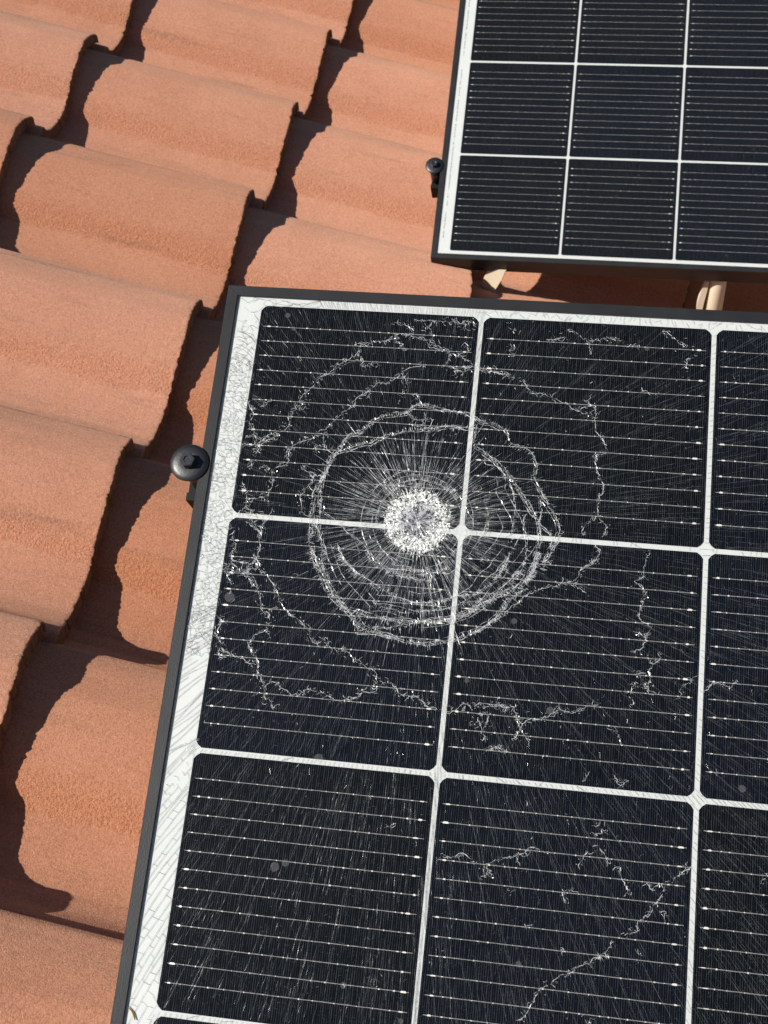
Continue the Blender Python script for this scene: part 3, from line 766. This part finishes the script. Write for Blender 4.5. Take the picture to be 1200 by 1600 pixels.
for k in range(46):                 # wedge-shaped splinters pointing at the middle
    a = r.uniform(0, 6.283); w_ = r.uniform(.05, .14); r0, r1 = r.uniform(.004, .03), r.uniform(.045, .078)
    T_ = RD if k % 2 else R_; b = len(T_.v); zz = r.uniform(.00080, .00084)
    for rad_, an in ((r0, a), (r1, a - w_), (r1 * .95, a + w_)):
        q = (IMP + rad_ * np.array([math.cos(an), math.sin(an)])) * W; T_.v.append((q[0], -q[1], zz + r.normal(0, .00002)))
    T_.f.append((b, b + 1, b + 2))
RD.build('crater_facets', MT['gemdark'], label='dark glass splinters inside the impact crater')
R_.build('crater_facets', MT['gem'], label='grey glinting glass splinters inside the impact crater')
R_ = Ribbons(202)
for _ in range(130):
    a = r.uniform(0, 6.283); d = np.array([math.cos(a), math.sin(a)])
    R_.line([IMP + d * r.uniform(0, .03), IMP + d * r.uniform(.03, .09)], r.uniform(.0002, .0006), z=.00082)
for _ in range(70):
    rho = .085 * math.sqrt(r.uniform(0, 1)); a = r.uniform(0, 6.283)
    R_.shard(IMP + rho * np.array([math.cos(a), math.sin(a)]), r.uniform(.003, .009), z=.00082, tilt=.0005)
R_.build('crater_splinters', MT['crack'])

# radial splits around the crater
R_ = Ribbons(203); R2 = Ribbons(204)
for k in range(1700):
    a = r.uniform(0, 6.283); d = np.array([math.cos(a), math.sin(a)])
    down = .5 + .5 * math.sin(a)
    rmax = r.choice([.24, .34, .45, .62], p=[.26, .30, .34, .10]) * (.86 + .22 * down)
    r0 = r.uniform(.13, .13 + .8 * (rmax - .13)); r1 = min(rmax, r0 + r.uniform(.03, .20))
    n = 6; t = np.linspace(r0, r1, n); nn = np.array([-d[1], d[0]])
    p = IMP + d * t[:, None] + nn * (np.cumsum(r.normal(0, .0008, n)))[:, None]
    (R_ if r.random() < .55 else R2)  .line(p, r.uniform(.00007, .00018))
R_.build('radial_crack', MT['crack'], True)

# hairline field over the whole pane, running out from the blow
def on_cell(p):
    fu, fv = p[0] % 1, p[1] % 1
    if p[0] < 0.0127 or p[1] < .0127: return False
    if not (.0107 < fu < .9893 and .0107 < fv < .9893): return False
    cu, cv = min(fu, 1-fu), min(fv, 1-fv)
    return cu + cv > .042
DK = Ribbons(205)
for _ in range(6800):               # long hair-thin splits fanning out from the blow to the frame
    u_, v_ = r.uniform(-.1, 3.9), r.uniform(-.03, 4.6)
    c = np.array([u_, v_])
    d = radial(c); n = int(r.integers(5, 15)); stp = .018
    nn = np.array([-d[1], d[0]])
    t = np.arange(n) * stp
    off = np.cumsum(r.normal(0, .0011, n)) + .0012 * np.sin(t * r.uniform(20, 60) + r.uniform(0, 6))
    q = c + d * t[:, None] + nn * off[:, None]
    run = []
    for k_ in list(q) + [None]:
        if k_ is not None and on_cell(k_): run.append(k_)
        else:
            if len(run) > 2: R2.line(run, r.uniform(.00006, .00012), z=.0006, tilt=.00003)
            run = []
for _ in range(5200):               # short steps between neighbouring splits
    c = np.array([r.uniform(-.1, 3.9), r.uniform(-.03, 4.6)])
    if not on_cell(c): continue
    d = radial(c); R2.line(worm(c, math.atan2(d[1], d[0]) + 1.57 + r.normal(0, .3), r.uniform(.008, .022), r, .1, .008), r.uniform(.00006, .00012), z=.0006, tilt=.00003)
for _ in range(2600):               # crumbs and small hooks
    c = np.array([r.uniform(0, 3.6), r.uniform(0, 4.3)])
    if not on_cell(c): continue
    dens = .22 + .9 * math.exp(-c[1] / .16) + .9 * math.exp(-c[0] / .22) * (c[1] < 2.0) + .3 * (np.hypot(*(c - IMP)) < .6)
    if r.random() > dens: continue
    if r.random() < .4: R2.line(worm(c, r.uniform(0, 6.28), r.uniform(.010, .03), r, .6, .006), r.uniform(.00014, .0003))
    else: R2.shard(c, r.uniform(.0010, .0032))
for _ in range(6500):               # tiny facets and flecks between the splits
    c = np.array([r.uniform(0, 3.7), r.uniform(0, 4.4)])
    if not on_cell(c): continue
    if r.random() < .55: R2.shard(c, r.uniform(.0010, .0026), tilt=.0006)
    else: R2.line(worm(c, r.uniform(0, 6.28), r.uniform(.006, .016), r, .4, .004), r.uniform(.00010, .00022))
R2.build('hairline_crack', MT['hair'], True)
BR_ = Ribbons(206)
for _ in range(150):                # small crazed nests, thick near the left and top edges
    c = np.array([r.uniform(0.02, 3.5), r.uniform(0.03, 4.3)])
    dens = .07 + .8 * math.exp(-c[1] / .10) * (c[0] < 1.3) + 1.0 * math.exp(-c[0] / .18) * (.35 < c[1] < 2.0)
    for _k in range(6):
        if r.random() < dens: break
        c = np.array([r.uniform(0.02, 3.5), r.uniform(0.03, 4.3)])
        dens = .07 + .8 * math.exp(-c[1] / .10) * (c[0] < 1.3) + 1.0 * math.exp(-c[0] / .18) * (.35 < c[1] < 2.0)
    else: continue
    p = worm(c, r.uniform(0, 6.28), r.uniform(.03, .09), r, .6, .009)
    p = np.array([q for q in p if on_cell(q)])
    if len(p) > 3: chain(BR_, p, .8, .010, r.random() < .6)
for _ in range(700):
    c = np.array([r.uniform(0, 3.6), r.uniform(0, 4.3)])
    dens = .12 + .6 * math.exp(-c[1] / .13) + .8 * math.exp(-c[0] / .25) * (.3 < c[1] < 2.0) + .25 * (np.hypot(*(c - IMP)) < .7)
    if not on_cell(c) or r.random() > dens: continue
    BR_.line(worm(c, r.uniform(0, 6.28), r.uniform(.008, .028), r, .5, .006), r.uniform(.00014, .00034))
BR_.build('crumb_crack', MT['crack'], True)

# the same breaks read dark where they cross the white margin and the gaps between cells
def cross(c, ang, length, width, bend=.03):
    p = worm(c - .5 * length * np.array([math.cos(ang), math.sin(ang)]), ang, length, r, bend, .008)
    run = []
    for q in list(p) + [None]:
        if q is not None and not on_cell(q) and q[0] > -.104 and q[1] > -.03: run.append(q)
        else:
            if len(run) > 1: DK.line(run, width, z=.0006, tilt=.00005, taper=False, var=.12)
            run = []
def rad_angle(u, v):
    d = radial(np.array([u, v], float)); return math.atan2(d[1], d[0])
for v in (1, 2, 3, 4, 5):           # horizontal gaps
    u = 0.0; wob = 0
    while u < 3.8:
        a = rad_angle(u, v); wob = .8 * wob + r.normal(0, .03)
        if abs(math.sin(a)) > .2 and v > 1: cross(np.array([u, float(v)]), a + wob, .06, r.uniform(.00018, .00032))
        elif r.random() < .3: cross(np.array([u, float(v)]), r.uniform(1.2, 1.9), .05, .00025)
        if r.random() < .10: cross(np.array([u, float(v)]), a + r.normal(0, .7), .06, .00028)
        u += r.uniform(2.2, 4.2) * mm
for u in (1, 2, 3):                 # vertical gaps
    v = 0.0
    while v < 4.4:
        a = rad_angle(u, v)
        if abs(v - IMP[1]) > .12 or u > 1: cross(np.array([float(u), v]), a + r.normal(0, .08), .12 if abs(math.sin(a)) > .8 else .06, r.uniform(.00016, .00028))
        v += r.uniform(3.2, 7.5) * mm
# left margin: fine crazing beside the blow, long clean breaks below it
gv = []
for v in np.arange(.28, 1.62, .0165):
    for u in np.arange(-.103, .014, .0165):
        gv.append((u + r.normal(0, .006), v + r.normal(0, .006)))
net(DK, np.array(gv), .034, .66, .00018, .00032, z=.0006)
def margin_line(vk, wob, us):
    m = (vk - IMP[1]) / (-.045 - IMP[0])
    return np.array([(u, vk + m * (u + .045) + wob * .02 * math.sin((u + .1) * 26 + wob * 9)) for u in us])
US = np.linspace(-.104, .009, 14)
vk = 1.42; prev = None; wob = 0
while vk < 4.9:
    ct = 1 / math.sqrt(1 + ((vk - IMP[1]) / (-.045 - IMP[0]))**2)
    wob = .8 * wob + r.normal(0, .35)
    L = margin_line(vk, wob, US)
    gap = r.uniform(1.7, 3.4) if vk < 2.25 else r.uniform(2.6, 5.2)
    i = 0
    while i < len(US) - 1:          # a few breaks in the line
        n = int(r.integers(5, 14)); seg = L[i:i + n + 1]
        if r.random() > .12 and len(seg) > 1:
            DK.line(seg, r.uniform(.00022, .00040), z=.0006, tilt=.00005, taper=False, var=.12)
        i += n
    if prev is not None and vk > 1.9 and r.random() < min(.9, (vk - 1.7) * .9):
        k = r.integers(0, 3)        # short steps that close the fragments off
        while k < len(US):
            p0 = prev[k]; q = L[np.argmin(np.hypot(*(L - p0).T))]
            if np.hypot(*(q - p0)) < .055: DK.line([p0, (p0 + q) / 2 + r.normal(0, .0008, 2), q], r.uniform(.00020, .00034), z=.0006, tilt=.00005, taper=False, var=.12)
            k += int(r.integers(2, 6))
    prev = L
    vk += gap * mm / ct
gv = [(r.uniform(-.103, .014), r.uniform(-.028, .36)) for _ in range(60)] + [(r.uniform(0, .3), r.uniform(-.028, .012)) for _ in range(24)]
net(DK, np.array(gv), .085, .50, .00018, .00036, z=.0006)
for k in range(9):                  # nested curved breaks in the upper margin
    v = .14 + k * .017 + r.normal(0, .004); t = np.linspace(0, 1, 8)
    DK.line(np.stack([-.085 + t * .09, v + .05 * t * t + r.normal(0, .001, 8)], 1), r.uniform(.0002, .0004), z=.0006)
u = .28
while u < 3.8:                      # top margin
    if u < 1.0: cross(np.array([u, -.008]), rad_angle(u, 0) + r.normal(0, .06), .05, r.uniform(.00018, .00034)); u += r.uniform(1.2, 2.6) * mm
    else:
        cross(np.array([u, r.uniform(-.02, .005)]), r.uniform(.6, 2.5), r.uniform(.02, .05), r.uniform(.00018, .00032), .2); u += r.uniform(1.8, 4.5) * mm
DK.build('margin_crack', MT['dark'], True)


# dried water spots on the glass
DS = Ribbons(300)
for u, v, rad in ((.135, .055, .012), (.17, .118, .010), (.37, .99, .010), (.06, 1.36, .022), (.52, 1.985, .018), (1.42, 1.71, .016), (.40, 2.42, .018), (.44, 2.40, .014), (1.37, 2.67, .012), (1.28, 3.09, .012),
                  (2.17, 1.94, .014), (.72, 2.82, .012), (1.08, 1.62, .010), (.95, 2.92, .010), (1.72, .12, .010), (1.25, 1.36, .012)):
    DS.shard((u, v), rad, z=.00092, tilt=0, n=14)
DS.build('dust_spot', MT['dust'], True)
FS = Ribbons(301)
for _ in range(150):
    FS.shard((r.uniform(0, 3), r.uniform(3.0, 6.0)), r.uniform(.002, .007), z=.00092, tilt=0, n=8)
fo = FS.build('dust_spot', MT['dust'], True); fo.parent = far

# a fleck of dry straw caught beside the frame
sf = Ribbons(302)
sm_ = MB()
cx, cy = -.080, 3.005
pts = smooth_path([(cx - .020, cy - .015), (cx, cy), (cx + .012, cy + .018), (cx + .018, cy + .03)], .006)
for k in range(len(pts) - 1):
    (x0, y0), (x1, y1) = pts[k] * [W, -W], pts[k+1] * [W, -W]
    hw = .0007 * math.sin(math.pi * (k + .6) / len(pts)) + .0002
    sm_.add([(x0 - hw, y0, .0011), (x1 - hw, y1, .0011), (x1, y1, .0019), (x0, y0, .0019), (x0 + hw, y0, .0011), (x1 + hw, y1, .0011)], [(0, 3, 2, 1), (3, 4, 5, 2), (0, 1, 5, 4)])
so = sm_.build('straw_fleck', MT['straw'])
so.matrix_world = mtx(M_NEAR)
so['label'] = 'tiny golden straw fleck lying on the white margin of the shattered panel'; so['category'] = 'straw'

# ---------------------------------------------------------------- racks, legs and clamps
def rack(M, label, vs, legs):
    t = empty('support_rack', M, label, 'mounting rack', 'racks that carry the solar panels')
    for v in vs:
        mb = MB(); y = -v * W
        x0, x1, h = -.262 * W, 10.285 * W, .015
        sec = [(-h, -.066), (h, -.066), (h, -.036), (h - .006, -.036), (h - .006, -.040), (-h + .006, -.040), (-h + .006, -.036), (-h, -.036)]
        n = len(sec)
        mb.add([(x0, y + a, z) for a, z in sec] + [(x1, y + a, z) for a, z in sec],
               [((k+1) % n, k, n + k, n + (k+1) % n) for k in range(n)] + [tuple(range(n)), tuple(range(2*n-1, n-1, -1))])
        mb.build('rail', MT['rail'], t)
    inv = M.inverted(); roofinv = mtx(M_ROOF).inverted()
    for u, v, rad, ztop in legs:
        top = M @ Vector((u * W, -v * W, ztop))
        # straight down to the tiles
        zr = top.copy(); s = (roofinv @ top).z + .04
        down = s / .9557
        mb = MB()
        prof_ = [(rad, -down), (rad, -.006), (rad * .97, -.002), (rad * .86, 0.0)]
        mb.lathe(prof_, 36)
        o = mb.build('leg', MT['pvc'], t, True)
        o.matrix_world = Matrix.Translation(top)
    if len(legs) == 1:
        top = M @ Vector(((legs[0][0] - .095) * W, -(legs[0][1]) * W, -.030)); mb = MB(); n = 9
        for k in range(n + 1):
            f = k / n; x = -.006 * math.sin(math.pi * f * .75) ; z = -.016 - .075 * f; hw = .0035 * math.sin(math.pi * (.12 + .8 * f)) + .0012
            mb.v += [(x - hw, -.006, z), (x + hw, -.006, z), (x + hw, .004, z), (x - hw, .004, z)]
            if k: 
                b = 4 * k
                mb.f += [(b - 4 + q, b - 4 + (q + 1) % 4, b + (q + 1) % 4, b + q) for q in range(4)]
        mb.f += [(3, 2, 1, 0), (4*n, 4*n+1, 4*n+2, 4*n+3)]
        o = mb.build('crescent_strip', MT['pvc'], t); o.matrix_world = Matrix.Translation(top)  # thin curved cream strip left of the leg
    if len(legs) == 1:
        # cream plate under the frame, its D outline standing in for a sunlit sliver
        out_ = [(-.004, .006), (.022, .006), (.016, -.012), (.006, -.032), (-.006, -.052), (-.0115, -.058), (-.0155, -.051), (-.0175, -.038), (-.0155, -.020), (-.010, -.006)]
        n = len(out_); mb = MB()
        mb.add([(x, -.002, z) for x, z in out_] + [(x, .002, z) for x, z in out_],
               [tuple(range(n)), tuple(range(2*n-1, n-1, -1))] + [((k+1) % n, k, n + k, n + (k+1) % n) for k in range(n)])
        o = mb.build('sunlit_sliver_plate', MT['pvc'], t)
        o.matrix_world = Matrix.Translation(M @ Vector((.40 * W, -(legs[0][1] + .090) * W, -.032))) @ Matrix.Rotation(math.radians(-22), 4, 'Z')
    return t
far_m = far.matrix_world.copy()
near_rack = rack(mtx(M_NEAR), 'black rail showing below the frame of the shattered panel', (.793, 5.2), ((1.0, .86, .011, -.066), (9.0, .86, .011, -.066)))
far_rack = rack(far_m, 'black rail rack with cream round legs under the intact panel', (FV - .8565, FV - 5.2),
                ((2.42, FV - .02, .0125, -.034),))

def clamp(M, u, v, label):
    t = empty('panel_clamp', M @ Matrix.Translation(P(u, v)), label, 'clamp', 'end clamps on the panel frames')
    mb = MB(); mb.lathe([(.0137, .0024), (.0141, .0028), (.0138, .0034), (.0105, .0044), (.0070, .0049), (.0062, .0049)], 48)
    mb.build('washer', MT['black'], t, True)
    mb = MB()
    hexp = [(.0056 * math.cos(math.radians(60*k + 12)), .0056 * math.sin(math.radians(60*k + 12))) for k in range(6)]
    hexq = [(x * .90, y * .90) for x, y in hexp]
    mb.prism(hexp, .0048, .0100)
    n = len(mb.v)
    mb.add([(x, y, .0100) for x, y in hexp] + [(x, y, .0107) for x, y in hexq], [(k, (k+1) % 6, 6 + (k+1) % 6, 6 + k) for k in range(6)])
    mb.add([(x, y, .0107) for x, y in hexq] + [(x * .55, y * .55, .0107) for x, y in hexq] + [(x * .5, y * .5, .0094) for x, y in hexq],
           [(k, (k+1) % 6, 6 + (k+1) % 6, 6 + k) for k in range(6)] + [(6 + k, 6 + (k+1) % 6, 12 + (k+1) % 6, 12 + k) for k in range(6)] + [tuple(12 + k for k in range(6))])
    mb.build('bolt_head', MT['blackbolt'], t)
    mb = MB(); mb.lathe([(.0082, -.0360), (.0082, .0024)], 32)
    mb.build('sleeve', MT['black'], t, True)
    return t
clamp(mtx(M_NEAR), -.200, .785, 'black bolted clamp on the left frame of the shattered panel')
clamp(far_m, -.214, FV - .862, 'black bolted clamp on the left frame of the intact panel')
